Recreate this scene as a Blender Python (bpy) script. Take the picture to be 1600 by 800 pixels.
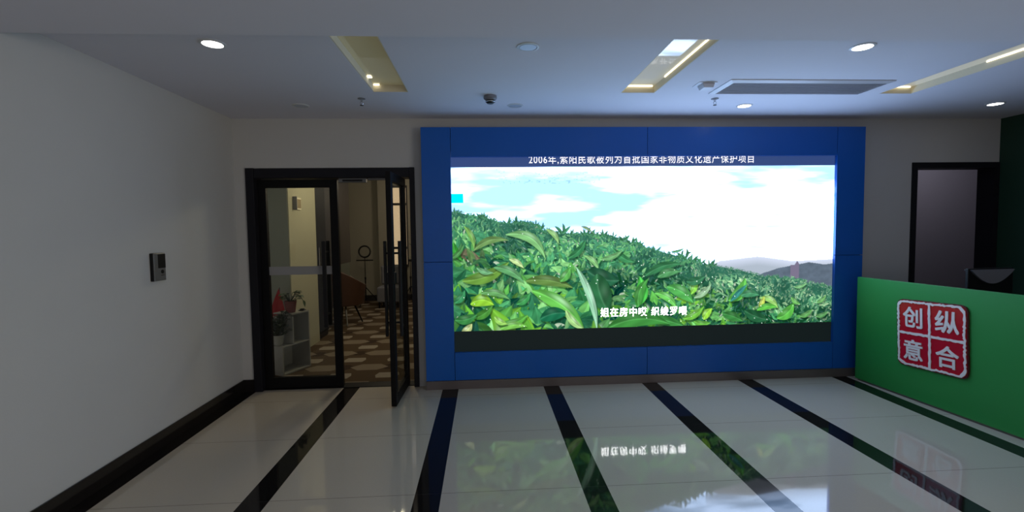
import bpy, bmesh, math, random
import numpy as np
from math import sin, cos, pi, radians
from mathutils import Vector, Matrix

for o in list(bpy.data.objects):
    bpy.data.objects.remove(o)
S = bpy.context.scene
COL = S.collection

# ------------------------------------------------------------------ camera
F_PX, YAW, PITCH, ROLL = 732.88, .0575, .0543, -.0138
cy, sy, cp, sp, cr, sr = cos(YAW), sin(YAW), cos(PITCH), sin(PITCH), cos(ROLL), sin(ROLL)
fw = Vector((sy * cp, cy * cp, -sp)); r0 = Vector((cy, -sy, 0)); u0 = r0.cross(fw)
rt = cr * r0 + sr * u0; up = -sr * r0 + cr * u0
cd = bpy.data.cameras.new('camera'); cam = bpy.data.objects.new('camera', cd); COL.objects.link(cam)
m = Matrix((rt, up, -fw)).transposed().to_4x4(); m.translation = (0, 0, 1.5)
cam.matrix_world = m
cd.sensor_width = 36; cd.lens = 36 * F_PX / 1600; cd.clip_start = .02
S.camera = cam

# ------------------------------------------------------------------ world, view, main lights
S.view_settings.view_transform = 'Standard'
try: S.view_settings.look = 'None'
except Exception: pass
S.view_settings.gamma = 1; S.view_settings.use_curve_mapping = False
S.view_settings.exposure = 0
W = bpy.data.worlds.new('world'); S.world = W; W.use_nodes = True
bg = W.node_tree.nodes['Background']
bg.inputs[0].default_value = (.76, .71, .74, 1); bg.inputs[1].default_value = .62

def area(name, loc, rot, sx, sy_, power, col):
    l = bpy.data.lights.new(name, 'AREA'); l.shape = 'RECTANGLE'; l.size = sx; l.size_y = sy_
    l.energy = power; l.color = col; l.spread = radians(125)
    o = bpy.data.objects.new(name, l); COL.objects.link(o); o.location = loc; o.rotation_euler = rot
    return o
def point(name, loc, power, col, r=.08):
    l = bpy.data.lights.new(name, 'POINT'); l.energy = power; l.color = col; l.shadow_soft_size = r
    o = bpy.data.objects.new(name, l); COL.objects.link(o); o.location = loc
    return o
# two warm office lamps beyond the glass doors, and daylight from the entrance behind the camera
point('office_lamp', (-1.25, 6.3, 2.45), 30, (1, .88, .60), .12)
point('office_rear_lamp', (-.9, 9.0, 2.4), 20, (1, .86, .66), .15)
point('side_room_lamp', (5.6, 5.1, 2.4), 7, (.85, .85, 1), .15)
area('entrance_daylight', (4.8, -1.7, 1.3), (radians(90), 0, radians(82)), 2.6, 2.2, 50, (1, .92, .80))

# ------------------------------------------------------------------ materials
def mat(name, col, rough=.5, metal=0, spec=.5, noise=0, nscale=30, bump=0, bscale=200, emit=None, es=0, coat=0):
    M = bpy.data.materials.new(name); M.use_nodes = True
    nt = M.node_tree; b = nt.nodes['Principled BSDF']
    b.inputs['Base Color'].default_value = (*col, 1); b.inputs['Roughness'].default_value = rough
    b.inputs['Metallic'].default_value = metal; b.inputs['Specular IOR Level'].default_value = spec
    b.inputs['Coat Weight'].default_value = coat; b.inputs['Coat Roughness'].default_value = .05
    tc = nt.nodes.new('ShaderNodeTexCoord')
    if noise:
        n = nt.nodes.new('ShaderNodeTexNoise'); n.inputs['Scale'].default_value = nscale; n.inputs['Detail'].default_value = 4
        nt.links.new(tc.outputs['Object'], n.inputs['Vector'])
        mx = nt.nodes.new('ShaderNodeMixRGB')
        mx.inputs[1].default_value = (*[c * (1 - noise) for c in col], 1)
        mx.inputs[2].default_value = (*[min(1, c * (1 + noise)) for c in col], 1)
        nt.links.new(n.outputs['Fac'], mx.inputs[0]); nt.links.new(mx.outputs[0], b.inputs['Base Color'])
    if bump:
        n = nt.nodes.new('ShaderNodeTexNoise'); n.inputs['Scale'].default_value = bscale
        nt.links.new(tc.outputs['Object'], n.inputs['Vector'])
        bp = nt.nodes.new('ShaderNodeBump'); bp.inputs['Strength'].default_value = bump; bp.inputs['Distance'].default_value = .002
        nt.links.new(n.outputs['Fac'], bp.inputs['Height']); nt.links.new(bp.outputs[0], b.inputs['Normal'])
    if emit:
        b.inputs['Emission Color'].default_value = (*emit, 1); b.inputs['Emission Strength'].default_value = es
    return M

M = {}
M['paint'] = mat('wall_paint', (.50, .50, .485), .85, noise=.03, nscale=3, bump=.15, bscale=120)
M['ceil'] = mat('ceiling_paint', (.68, .68, .755), .9, noise=.02, nscale=2)
M['black_stone'] = mat('dark_skirting', (.012, .010, .009), .12, noise=.3, nscale=8)
M['plinth'] = mat('brushed_plinth', (.15, .13, .125), .3, metal=.3, noise=.08, nscale=6)
M['blue'] = mat('blue_cladding', (.010, .112, .48), .30, spec=.3, noise=.04, nscale=2)
M['blue_back'] = mat('dark_joint', (.003, .01, .05), .6)
M['black_metal'] = mat('black_metal', (.0045, .0045, .005), .5, spec=.15, noise=.1, nscale=20)
M['grey_frame'] = mat('dark_grey_frame', (.010, .010, .014), .5, spec=.2)
M['screen_black'] = mat('screen_off', (.004, .005, .006), .5, spec=.3)
M['band_top'] = mat('title_band_veil_glow', (.008, .010, .012), .3, emit=(.030, .062, .20), es=1)  # black band; lens veil glare over it is put into the blue emission
M['band_foot'] = mat('black_foot_band', (.003, .004, .004), .55, spec=.2, emit=(.006, .0105, .011), es=1)
M['green'] = mat('green_laminate', (.023, .26, .052), .42, noise=.03, nscale=2)
M['green_wall'] = mat('dark_green_wall', (.010, .050, .028), .6, noise=.05)
M['worktop'] = mat('worktop', (.08, .07, .065), .4)
M['red'] = mat('red_acrylic', (.50, .006, .022), .25, noise=.05)
M['dark_red'] = mat('dark_red_edge', (.10, .006, .012), .4)
M['white_acrylic'] = mat('white_acrylic', (.82, .73, .71), .4, noise=.04)
M['silver'] = mat('silver_plastic', (.16, .16, .155), .35, metal=.3)
M['chrome'] = mat('chrome', (.6, .6, .6), .15, metal=1)
M['vent'] = mat('vent_metal', (.60, .62, .68), .4)
M['vent_dark'] = mat('vent_dark', (.06, .065, .08), .7)
M['white_plastic'] = mat('white_plastic', (.60, .62, .64), .4)
M['grey_plastic'] = mat('grey_plastic', (.18, .19, .22), .4)
M['black_plastic'] = mat('black_plastic', (.006, .006, .007), .4, spec=.25)
M['lamp_on'] = mat('lamp_lit', (1, 1, 1), emit=(1, .97, .90), es=9)
M['lamp_off'] = mat('lamp_unlit', (.45, .50, .58), .3)
M['led'] = mat('led_strip', (1, 1, .9), emit=(1, .90, .68), es=3)
M['led_rear'] = mat('led_strip_cool', (1, 1, .9), emit=(1, .92, .70), es=9)
M['cove'] = mat('cove_paint', (.66, .61, .47), .7)
M['cove_film'] = mat('cove_stretch_film', (.50, .46, .30), .03, spec=.5, emit=(1, .88, .50), es=.06)
M['cove_film_lit'] = mat('backlit_stretch_film', (.62, .58, .46), .03, spec=.5, emit=(1, .93, .76), es=.17)
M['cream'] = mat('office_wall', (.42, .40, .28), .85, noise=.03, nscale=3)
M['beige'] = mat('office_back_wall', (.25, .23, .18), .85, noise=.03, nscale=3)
M['greygreen'] = mat('office_grey_wall', (.24, .26, .205), .85, noise=.03)
M['dark_wood'] = mat('dark_wood', (.011, .008, .007), .5, noise=.3, nscale=6)
M['shelf_white'] = mat('white_board', (.30, .295, .26), .5)
M['terracotta'] = mat('red_brown_pot', (.17, .035, .03), .6)
M['grey_pot'] = mat('grey_pot', (.30, .30, .26), .6)
M['leaf'] = mat('leaf', (.035, .075, .018), .5, noise=.4, nscale=25)
M['leaf_dark'] = mat('leaf_dark', (.018, .032, .014), .6, noise=.3, nscale=25)
M['flag'] = mat('red_cloth', (.32, .008, .010), .8)
M['leather'] = mat('brown_leather', (.06, .026, .014), .5, noise=.15, nscale=15)
M['frost'] = mat('frosted_film', (.27, .27, .27), .8)
M['paper'] = mat('notice_paper', (.75, .68, .50), .8)
M['paper_dark'] = mat('notice_print', (.28, .22, .12), .8)
M['lit_window'] = mat('lit_room_window', (.8, .6, .4), emit=(1, .74, .46), es=.62)
M['sofa'] = mat('grey_fabric', (.16, .16, .18), .9)
M['side_wall'] = mat('side_room_wall', (.30, .28, .30), .85, noise=.03)

def mth(nt, op, a, b=None, c=None):
    n = nt.nodes.new('ShaderNodeMath'); n.operation = op
    for i, v in enumerate((a, b, c)):
        if v is None: continue
        if isinstance(v, (int, float)): n.inputs[i].default_value = v
        else: nt.links.new(v, n.inputs[i])
    return n.outputs[0]

def glass(name, tint, refl):
    G = bpy.data.materials.new(name); G.use_nodes = True; nt = G.node_tree
    for n in list(nt.nodes): nt.nodes.remove(n)
    out = nt.nodes.new('ShaderNodeOutputMaterial'); t = nt.nodes.new('ShaderNodeBsdfTransparent'); t.inputs[0].default_value = (*tint, 1)
    g = nt.nodes.new('ShaderNodeBsdfGlossy'); g.inputs['Roughness'].default_value = .01
    lw = nt.nodes.new('ShaderNodeLayerWeight'); lw.inputs[0].default_value = .5
    f5 = mth(nt, 'ADD', mth(nt, 'MULTIPLY', mth(nt, 'POWER', lw.outputs['Facing'], 5.0), refl), .025)
    mx = nt.nodes.new('ShaderNodeMixShader')
    nt.links.new(f5, mx.inputs[0]); nt.links.new(t.outputs[0], mx.inputs[1]); nt.links.new(g.outputs[0], mx.inputs[2])
    nt.links.new(mx.outputs[0], out.inputs[0])
    return G
M['glass'] = glass('door_glass', (.93, .94, .92), .5)

S0, SP, SW = -2.2718, .9622, .1501       # floor stripes: centre of the first, period, width
def floor_material():
    F = mat('polished_floor', (.5, .5, .5), .045); nt = F.node_tree; b = nt.nodes['Principled BSDF']
    tc = nt.nodes.new('ShaderNodeTexCoord'); sx = nt.nodes.new('ShaderNodeSeparateXYZ'); nt.links.new(tc.outputs['Object'], sx.inputs[0])
    x, y = sx.outputs[0], sx.outputs[1]
    ph = mth(nt, 'FLOORED_MODULO', mth(nt, 'SUBTRACT', x, S0 - SW / 2), SP)
    stripe = mth(nt, 'LESS_THAN', ph, SW)
    ys = mth(nt, 'ABSOLUTE', mth(nt, 'SUBTRACT', mth(nt, 'FLOORED_MODULO', mth(nt, 'SUBTRACT', y, 3.432 - .4), .8), .4))
    seam = mth(nt, 'LESS_THAN', ys, .0016)
    n = nt.nodes.new('ShaderNodeTexNoise'); n.inputs['Scale'].default_value = 90; n.inputs['Detail'].default_value = 6
    nt.links.new(tc.outputs['Object'], n.inputs['Vector'])
    n2 = nt.nodes.new('ShaderNodeTexNoise'); n2.inputs['Scale'].default_value = 1.4; n2.inputs['Detail'].default_value = 3
    nt.links.new(tc.outputs['Object'], n2.inputs['Vector'])
    tile = nt.nodes.new('ShaderNodeMixRGB'); tile.inputs[1].default_value = (.47, .41, .325, 1); tile.inputs[2].default_value = (.54, .475, .385, 1)
    nt.links.new(mth(nt, 'ADD', mth(nt, 'MULTIPLY', n.outputs['Fac'], .5), mth(nt, 'MULTIPLY', n2.outputs['Fac'], .5)), tile.inputs[0])
    dark = nt.nodes.new('ShaderNodeMixRGB'); dark.inputs[1].default_value = (.004, .004, .004, 1); dark.inputs[2].default_value = (.018, .015, .014, 1)
    nt.links.new(n.outputs['Fac'], dark.inputs[0])
    m1 = nt.nodes.new('ShaderNodeMixRGB'); nt.links.new(stripe, m1.inputs[0]); nt.links.new(tile.outputs[0], m1.inputs[1]); nt.links.new(dark.outputs[0], m1.inputs[2])
    m2 = nt.nodes.new('ShaderNodeMixRGB'); nt.links.new(mth(nt, 'MULTIPLY', seam, .75), m2.inputs[0]); nt.links.new(m1.outputs[0], m2.inputs[1]); m2.inputs[2].default_value = (.04, .035, .03, 1)
    nt.links.new(m2.outputs[0], b.inputs['Base Color'])
    nt.links.new(mth(nt, 'SUBTRACT', .47, mth(nt, 'MULTIPLY', stripe, .26)), b.inputs['Specular IOR Level'])
    return F
M['floor'] = floor_material()

def carpet_material():
    F = mat('hex_carpet', (.2, .2, .2), .95, spec=.1); nt = F.node_tree; b = nt.nodes['Principled BSDF']
    tc = nt.nodes.new('ShaderNodeTexCoord'); sx = nt.nodes.new('ShaderNodeSeparateXYZ'); nt.links.new(tc.outputs['Object'], sx.inputs[0])
    x, y = sx.outputs[0], sx.outputs[1]
    PX, PY = .50, .62
    def hexa(ox, oy, hw, hh, cut):
        u = mth(nt, 'ABSOLUTE', mth(nt, 'SUBTRACT', mth(nt, 'FLOORED_MODULO', mth(nt, 'ADD', x, ox), PX), PX / 2))
        v = mth(nt, 'ABSOLUTE', mth(nt, 'SUBTRACT', mth(nt, 'FLOORED_MODULO', mth(nt, 'ADD', y, oy), PY), PY / 2))
        a = mth(nt, 'LESS_THAN', v, hh)
        c = mth(nt, 'LESS_THAN', mth(nt, 'ADD', u, mth(nt, 'MULTIPLY', v, cut)), hw)
        return mth(nt, 'MULTIPLY', a, c)
    h1 = hexa(.06, .02, .21, .115, .9)
    h2 = hexa(.30, .33, .125, .09, .25)
    h3 = hexa(.33, .02, .12, .10, .9)
    n = nt.nodes.new('ShaderNodeTexNoise'); n.inputs['Scale'].default_value = 250; nt.links.new(tc.outputs['Object'], n.inputs['Vector'])
    def mix(f, a, c2):
        mx = nt.nodes.new('ShaderNodeMixRGB'); nt.links.new(f, mx.inputs[0])
        if isinstance(a, tuple): mx.inputs[1].default_value = (*a, 1)
        else: nt.links.new(a, mx.inputs[1])
        mx.inputs[2].default_value = (*c2, 1); return mx.outputs[0]
    c = mix(h3, (.105, .070, .040), (.060, .040, .026))
    c = mix(h1, c, (.26, .21, .15)); c = mix(h2, c, (.36, .31, .24))
    mx = nt.nodes.new('ShaderNodeMixRGB'); mx.blend_type = 'MULTIPLY'; mx.inputs[0].default_value = .5
    nt.links.new(c, mx.inputs[1]); nt.links.new(n.outputs['Fac'], mx.inputs[2]); nt.links.new(mx.outputs[0], b.inputs['Base Color'])
    return F
M['carpet'] = carpet_material()

# ------------------------------------------------------------------ mesh helpers
def nb(): return bmesh.new()
def box(bm, x0, x1, y0, y1, z0, z1, mi=0):
    v = [bm.verts.new((x, y, z)) for z in (z0, z1) for y in (y0, y1) for x in (x0, x1)]
    for f in ((0, 2, 3, 1), (4, 5, 7, 6), (0, 1, 5, 4), (2, 6, 7, 3), (0, 4, 6, 2), (1, 3, 7, 5)):
        bm.faces.new([v[i] for i in f]).material_index = mi
    return v
def lathe(bm, prof, c=(0, 0, 0), n=32, axis='Z'):
    rings = []
    for r, h in prof:
        ring = []
        for i in range(n):
            a = 2 * pi * i / n; p = (r * cos(a), r * sin(a), h)
            if axis == 'X': p = (h, p[0], p[1])
            if axis == 'Y': p = (p[0], h, p[1])
            ring.append(bm.verts.new((p[0] + c[0], p[1] + c[1], p[2] + c[2])))
        rings.append(ring)
    for a, b in zip(rings[:-1], rings[1:]):
        for i in range(n):
            bm.faces.new((a[i], a[(i + 1) % n], b[(i + 1) % n], b[i]))
    for ring, rev in ((rings[0], True), (rings[-1], False)):
        bm.faces.new(list(reversed(ring)) if rev else ring)
def tube(bm, p0, p1, r, r1=None, n=14):
    p0, p1 = Vector(p0), Vector(p1); r1 = r if r1 is None else r1
    d = (p1 - p0).normalized(); a = d.orthogonal().normalized(); b = d.cross(a); rings = []
    for p, q in ((p0, r), (p1, r1)):
        rings.append([bm.verts.new(p + q * (cos(2 * pi * i / n) * a + sin(2 * pi * i / n) * b)) for i in range(n)])
    for i in range(n):
        bm.faces.new((rings[0][i], rings[0][(i + 1) % n], rings[1][(i + 1) % n], rings[1][i]))
    bm.faces.new(list(reversed(rings[0]))); bm.faces.new(rings[1])
def path(bm, pts, r, n=10):
    for a, b in zip(pts[:-1], pts[1:]): tube(bm, a, b, r, n=n)
def torus(bm, c, R, r, axis='Y', n=40, k=12):
    g = []
    for i in range(n):
        a = 2 * pi * i / n; ring = []
        for j in range(k):
            t = 2 * pi * j / k; q = (R + r * cos(t)) ; h = r * sin(t)
            p = {'Y': (q * cos(a), h, q * sin(a)), 'Z': (q * cos(a), q * sin(a), h), 'X': (h, q * cos(a), q * sin(a))}[axis]
            ring.append(bm.verts.new((c[0] + p[0], c[1] + p[1], c[2] + p[2])))
        g.append(ring)
    for i in range(n):
        for j in range(k):
            bm.faces.new((g[i][j], g[(i + 1) % n][j], g[(i + 1) % n][(j + 1) % k], g[i][(j + 1) % k]))
def prism(bm, pts, fn, h0, h1):
    """polygon pts (u,v) extruded between h0 and h1; fn(u,v,h)->xyz"""
    a = [bm.verts.new(fn(u, v, h0)) for u, v in pts]; b = [bm.verts.new(fn(u, v, h1)) for u, v in pts]
    n = len(pts)
    for i in range(n): bm.faces.new((a[i], a[(i + 1) % n], b[(i + 1) % n], b[i]))
    bm.faces.new(list(reversed(a))); bm.faces.new(b)
def link(name, bm, mt, parent=None, bevel=0, smooth=False, seg=2):
    me = bpy.data.meshes.new(name)
    bmesh.ops.recalc_face_normals(bm, faces=bm.faces[:])
    if smooth:
        for f in bm.faces: f.smooth = True
        for e in bm.edges:
            if len(e.link_faces) == 2 and e.calc_face_angle(0) > .7: e.smooth = False
    bm.to_mesh(me); bm.free()
    o = bpy.data.objects.new(name, me); COL.objects.link(o)
    for q in (mt if isinstance(mt, (list, tuple)) else [mt]): me.materials.append(q)
    if parent: o.parent = parent; o.matrix_parent_inverse = Matrix.Translation(parent.location).inverted() if parent.get('_abs') else Matrix.Identity(4)
    if bevel:
        b = o.modifiers.new('bevel', 'BEVEL'); b.width = bevel; b.segments = seg; b.limit_method = 'ANGLE'
    return o
def tag(o, label, cat, group=None):
    o['label'] = label; o['category'] = cat
    if group: o['group'] = group
    return o
def thing(name, label, cat, loc=(0, 0, 0), rz=0, group=None):
    o = bpy.data.objects.new(name, None); COL.objects.link(o); o.location = loc; o.rotation_euler = (0, 0, rz)
    o.empty_display_size = .1
    return tag(o, label, cat, group)
def struct(o, label=None, cat=None):
    o['kind'] = 'structure'
    if label: o['label'] = label
    if cat: o['category'] = cat
    return o
def copy_tree(o, parent=None):
    c = o.copy(); COL.objects.link(c)
    if parent: c.parent = parent
    for ch in list(o.children): copy_tree(ch, c)
    return c

# ------------------------------------------------------------------ room shell
WY, ZC, XL, XR = 4.53, 2.565, -2.3126, 5.25
DX0, DX1, DZ = -2.207, -.655, 2.11
b = nb(); box(b, XL - .15, XR + .15, -4, 4.56, -.1, 0)
struct(link('floor', b, M['floor']), 'polished beige tile floor with black stone stripes', 'floor')
b = nb(); box(b, XL - .15, XL, -4, WY, 0, 2.9)
struct(link('wall_left', b, M['paint']), 'plain light grey painted wall on the left', 'wall')
b = nb()
box(b, XL - .15, DX0, WY, 4.68, 0, 2.9); box(b, DX0, DX1, WY, 4.68, DZ, 2.9); box(b, DX1, 4.313, WY, 4.68, 0, 2.9)
box(b, 4.313, XR, WY, 4.68, 2.128, 2.9); box(b, XR, XR + .15, WY, 4.68, 0, 2.9)
struct(link('wall_back', b, M['paint']), 'grey painted wall carrying the doors and the video screen', 'wall')
b = nb(); box(b, XR, XR + .15, .4, WY, 0, 2.9)
struct(link('wall_right', b, M['green_wall']), 'dark green wall behind the reception desk', 'wall')

# high ceiling with three cove openings
LEDGE = 2.44
wells = ((-.826, -.562), (1.082, 1.352), (3.205, 3.478)); WY0, WY1 = 2.05, 3.682
b = nb(); T = .045
box(b, XL, XR, WY1, WY, ZC, ZC + T); box(b, XL, XR, 1.9, WY0, ZC, ZC + T)
xs = [XL] + [q for w in wells for q in w] + [XR]
for i in range(0, len(xs), 2): box(b, xs[i], xs[i + 1], WY0, WY1, ZC, ZC + T)
struct(link('ceiling', b, M['ceil']), 'white high ceiling with recessed light coves', 'ceiling')
b = nb(); box(b, XL, XR, -4, LEDGE, 2.48, 2.56)
struct(link('ceiling_lower', b, M['ceil']), 'lower ceiling band nearest the viewer', 'ceiling')
b = nb(); box(b, XL - .15, XR + .15, -4, 4.68, 2.9, 2.95)
struct(link('ceiling_slab', b, M['ceil']), 'slab above the suspended ceiling', 'ceiling')

def cove(x0, x1, label, film, strips):
    t = thing('cove_light', label, 'ceiling light', (0, 0, 0))
    zf = ZC + .053
    b = nb(); box(b, x0 - .03, x1 + .03, WY0 - .03, WY1 + .03, zf, zf + .006)
    link('glossy_film', b, film, t)
    b = nb(); w = .006
    for q in ((x0, x0 + w, WY0, WY1), (x1 - w, x1, WY0, WY1), (x0 + w, x1 - w, WY1 - w, WY1), (x0 + w, x1 - w, WY0, WY0 + w)):
        box(b, *q, ZC + .001, zf - .0005)
    link('lip', b, M['cove'], t)
    for (sx0, sx1, sy0, sy1) in strips:
        b = nb(); box(b, sx0, sx1, sy0, sy1, zf - .007, zf - .002)
        link('led_strip', b, M['led'], t, bevel=.001)
    return t
w = wells[0]; cove(*w, 'leftmost ceiling cove slot glowing dim yellow, above the glass doors', M['cove_film'],
                   [(w[0] + .008, w[0] + .035, 3.46, 3.50), (w[0] + .008, w[0] + .05, 3.655, 3.670), (w[0] + .008, w[0] + .016, 2.2, 2.72)])
w = wells[1]; cove(*w, 'middle ceiling cove slot with pale shiny top, above the video screen', M['cove_film_lit'],
                   [(w[0] + .02, w[1] - .02, 3.664, 3.672), (w[1] - .012, w[1] - .007, 2.70, 3.45)])
w = wells[2]; cove(*w, 'rightmost ceiling cove slot with bright cream light, beyond the long vent', M['cove_film_lit'],
                   [(w[0] + .02, w[1] - .02, 3.664, 3.672), (w[1] - .012, w[1] - .007, 2.30, 3.10)])

# skirtings
b = nb(); box(b, XL, XL + .012, -4, WY, 0, .119)
struct(link('baseboard_left', b, M['black_stone'], bevel=.002), 'dark stone skirting along the left wall', 'baseboard')
b = nb(); box(b, XL + .012, DX0, WY - .012, WY, 0, .119)
struct(link('baseboard_back', b, M['black_stone'], bevel=.002), 'short dark skirting left of the glass doors', 'baseboard')

# ------------------------------------------------------------------ downlights and small ceiling fittings
def downlight(label, loc, lit, group):
    t = thing('downlight', label, 'ceiling light', loc, 0, group)
    b = nb(); lathe(b, [(.052, .0), (.054, -.006), (.066, -.004), (.068, 0)], n=40); link('trim_ring', b, M['white_plastic'], t, smooth=True)
    b = nb(); lathe(b, [(.051, -.001), (.049, -.0055), (.02, -.0065)], n=40); link('lens', b, M['lamp_on'] if lit else M['lamp_off'], t, smooth=True)
    return t
lit0 = downlight('lit round downlight on the left, above the plain grey wall', (-1.498, 2.77, ZC), True, 'lit downlights')
for p, l in (((2.268, 2.732), 'lit round downlight above and nearer than the long ceiling vent'),
             ((2.291, 4.05), 'lit round downlight close to the blue surround, behind the long vent'),
             ((4.544, 3.973), 'lit round downlight at far right over the reception area')):
    d = copy_tree(lit0); d.location = (*p, ZC); d['label'] = l
un0 = downlight('unlit round downlight nearest the viewer, between the left and middle cove slots', (.27, 2.777, ZC), False, 'unlit downlights')
for p, l in (((.279, 4.062), 'unlit round downlight beside the smoke detector above the screen'),
             ((-1.514, 4.072), 'dark unlit round downlight in the left rear ceiling, above the glass doors')):
    d = copy_tree(un0); d.location = (*p, ZC); d['label'] = l

def sprinkler(loc, label):
    t = thing('sprinkler', label, 'sprinkler', loc, 0, 'ceiling sprinklers')
    b = nb(); lathe(b, [(.03, 0), (.03, -.004), (.012, -.008)], n=24); link('escutcheon', b, M['grey_plastic'], t, smooth=True)
    b = nb(); tube(b, (0, 0, -.007), (0, 0, -.022), .009)
    for s in (-1, 1): path(b, [(0, 0, -.022), (s * .013, 0, -.034), (s * .004, 0, -.052)], .0025, 8)
    link('frame', b, M['chrome'], t, smooth=True)
    b = nb(); lathe(b, [(.014, -.052), (.014, -.055), (.004, -.056)], n=18); link('deflector', b, M['black_plastic'], t)
    return t
sp0 = sprinkler((-.96, 3.858, ZC), 'small pendant sprinkler beyond the left cove slot')
d = copy_tree(sp0); d.location = (1.917, 3.834, ZC); d['label'] = 'small pendant sprinkler beneath the near left corner of the long vent'

t = thing('smoke_detector', 'round stepped smoke detector on the ceiling above the left of the screen', 'smoke detector', (.062, 3.777, ZC))
b = nb(); lathe(b, [(.052, 0), (.052, -.022), (.040, -.034)], n=32); link('base', b, M['grey_plastic'], t, smooth=True)
b = nb(); lathe(b, [(.036, -.0345), (.034, -.050), (.024, -.060), (.008, -.062)], n=32); link('chamber', b, M['black_plastic'], t, smooth=True)
b = nb(); torus(b, (0, 0, -.045), .035, .004, 'Z'); link('ring', b, M['chrome'], t, smooth=True)

t = thing('ceiling_sensor', 'small boxy grey sensor beside the left end of the long vent', 'sensor', (1.66, 3.46, ZC))
b = nb(); prism(b, [(-.075, 0), (.06, 0), (.06, -.004), (-.075, -.004)], lambda u, v, h: (u, h, v), -.06, .06); link('mounting_plate', b, M['vent'], t)
b = nb(); prism(b, [(-.045, -.0045), (.05, -.0045), (.038, -.035), (-.03, -.035)], lambda u, v, h: (u, h, v), -.045, .045); link('housing', b, M['vent'], t, bevel=.004)

# long linear air vent
t = thing('air_vent', 'long grey slotted air conditioning vent in the ceiling', 'air vent', (2.415, 3.515, ZC))
L, D = .625, .175
b = nb(); o_, i_ = .0, .038
prof = [(0, 0), (0, -.006), (i_, -.016), (i_, 0)]
for a0, a1, ax in ((-L, L, 'x'), (-D, D, 'y')):
    for s in (-1, 1):
        if ax == 'x':
            vs = [[b.verts.new((x + (dx if x < 0 else -dx), s * (D - dx), z)) for dx, z in prof] for x in (a0, a1)]
        else:
            vs = [[b.verts.new((s * (L - dx), y + (dx if y < 0 else -dx), z)) for dx, z in prof] for y in (a0, a1)]
        for k in range(4): b.faces.new((vs[0][k], vs[0][(k + 1) % 4], vs[1][(k + 1) % 4], vs[1][k]))
link('vent_frame', b, M['vent'], t)
b = nb(); box(b, -L + i_, L - i_, -D + i_, D - i_, -.003, -.001); link('vent_backing', b, M['vent_dark'], t)
for k in range(9):
    y = -D + i_ + .018 + k * (2 * D - 2 * i_ - .03) / 8.3
    b = nb(); prism(b, [(y + .004, -.008), (y + .0065, -.008), (y + .003, -.0158), (y, -.0158)], lambda u, v, h: (h, u, v), -L + i_ + .001, L - i_ - .001)
    link('slat', b, M['vent'], t)

# ------------------------------------------------------------------ text helper
def text_bm(body, size, bold=0.0, shear=0, space=1.0):
    c = bpy.data.curves.new('txt', 'FONT'); c.body = body; c.size = size; c.space_character = space; c.shear = shear; c.resolution_u = 3
    o = bpy.data.objects.new('txt', c); COL.objects.link(o)
    dg = bpy.context.evaluated_depsgraph_get(); dg.update()
    me = bpy.data.meshes.new_from_object(o.evaluated_get(dg)); b = nb(); b.from_mesh(me)
    for dx, dy in ((bold, 0), (0, bold), (bold, bold)) if bold else ():
        k = len(b.verts); b.from_mesh(me); b.verts.ensure_lookup_table()
        for v in b.verts[k:]: v.co.x += dx; v.co.y += dy; v.co.z += .0002 * (1 + (dx > 0) + 2 * (dy > 0))
    bpy.data.objects.remove(o); bpy.data.curves.remove(c); bpy.data.meshes.remove(me)
    return b
def fit_text(b, x0, x1, z0, z1, fn, thick=0):
    """scale glyph mesh into the box and map (u,v)->xyz with fn(u,v,h)"""
    X = [v.co.x for v in b.verts]; Y = [v.co.y for v in b.verts]
    ax, bx, ay, by = min(X), max(X), min(Y), max(Y)
    if thick:
        r = bmesh.ops.extrude_face_region(b, geom=b.faces[:])
        for e in r['geom']:
            if isinstance(e, bmesh.types.BMVert): e.co.z += thick
    for v in b.verts:
        u = x0 + (v.co.x - ax) / (bx - ax) * (x1 - x0); w_ = z0 + (v.co.y - ay) / (by - ay) * (z1 - z0)
        v.co = fn(u, w_, v.co.z)
    return b

# ------------------------------------------------------------------ blue cladding surround
BY, BX0, BX1, BZ0, BZ1 = 4.42, -.577, 3.727, .0806, 2.4648
OX0, OX1, OZ0, OZ1 = -.303, 3.440, .350, 2.186
sur = thing('blue_surround', 'blue panelled surround framing the large video screen', 'wall cladding', (0, 0, 0))
G = .0022
def panel(x0, x1, z0, z1):
    b = nb(); box(b, x0 + G, x1 - G, BY, BY + .034, z0 + G, z1 - G); link('panel', b, M['blue'], sur, bevel=.0012)
mx_ = 1.558
for z0, z1 in ((BZ0, 1.213), (1.213, BZ1)):
    panel(BX0, OX0, z0, z1)
panel(OX1, BX1, BZ0, 1.213); panel(OX1, BX1, 1.213, BZ1)
for x0, x1 in ((OX0, mx_), (mx_, OX1)):
    panel(x0, x1, OZ1, BZ1); panel(x0, x1, BZ0, OZ0)
b = nb()
for q in ((BX0 + .003, OX0 - .012, BZ0, BZ1 - .004), (OX1 + .012, BX1 - .003, BZ0, BZ1 - .004), (OX0 - .012, OX1 + .012, OZ1 + .067, BZ1 - .004), (OX0 - .012, OX1 + .012, BZ0, OZ0 - .012)):
    box(b, q[0], q[1], BY + .0345, WY, q[2], q[3])
link('backing_frame', b, M['blue_back'], sur)
b = nb(); box(b, BX0, BX1, BY - .012, WY, 0, BZ0); link('plinth', b, M['plinth'], sur, bevel=.002)['label'] = 'grey brown plinth along the floor'

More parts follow.
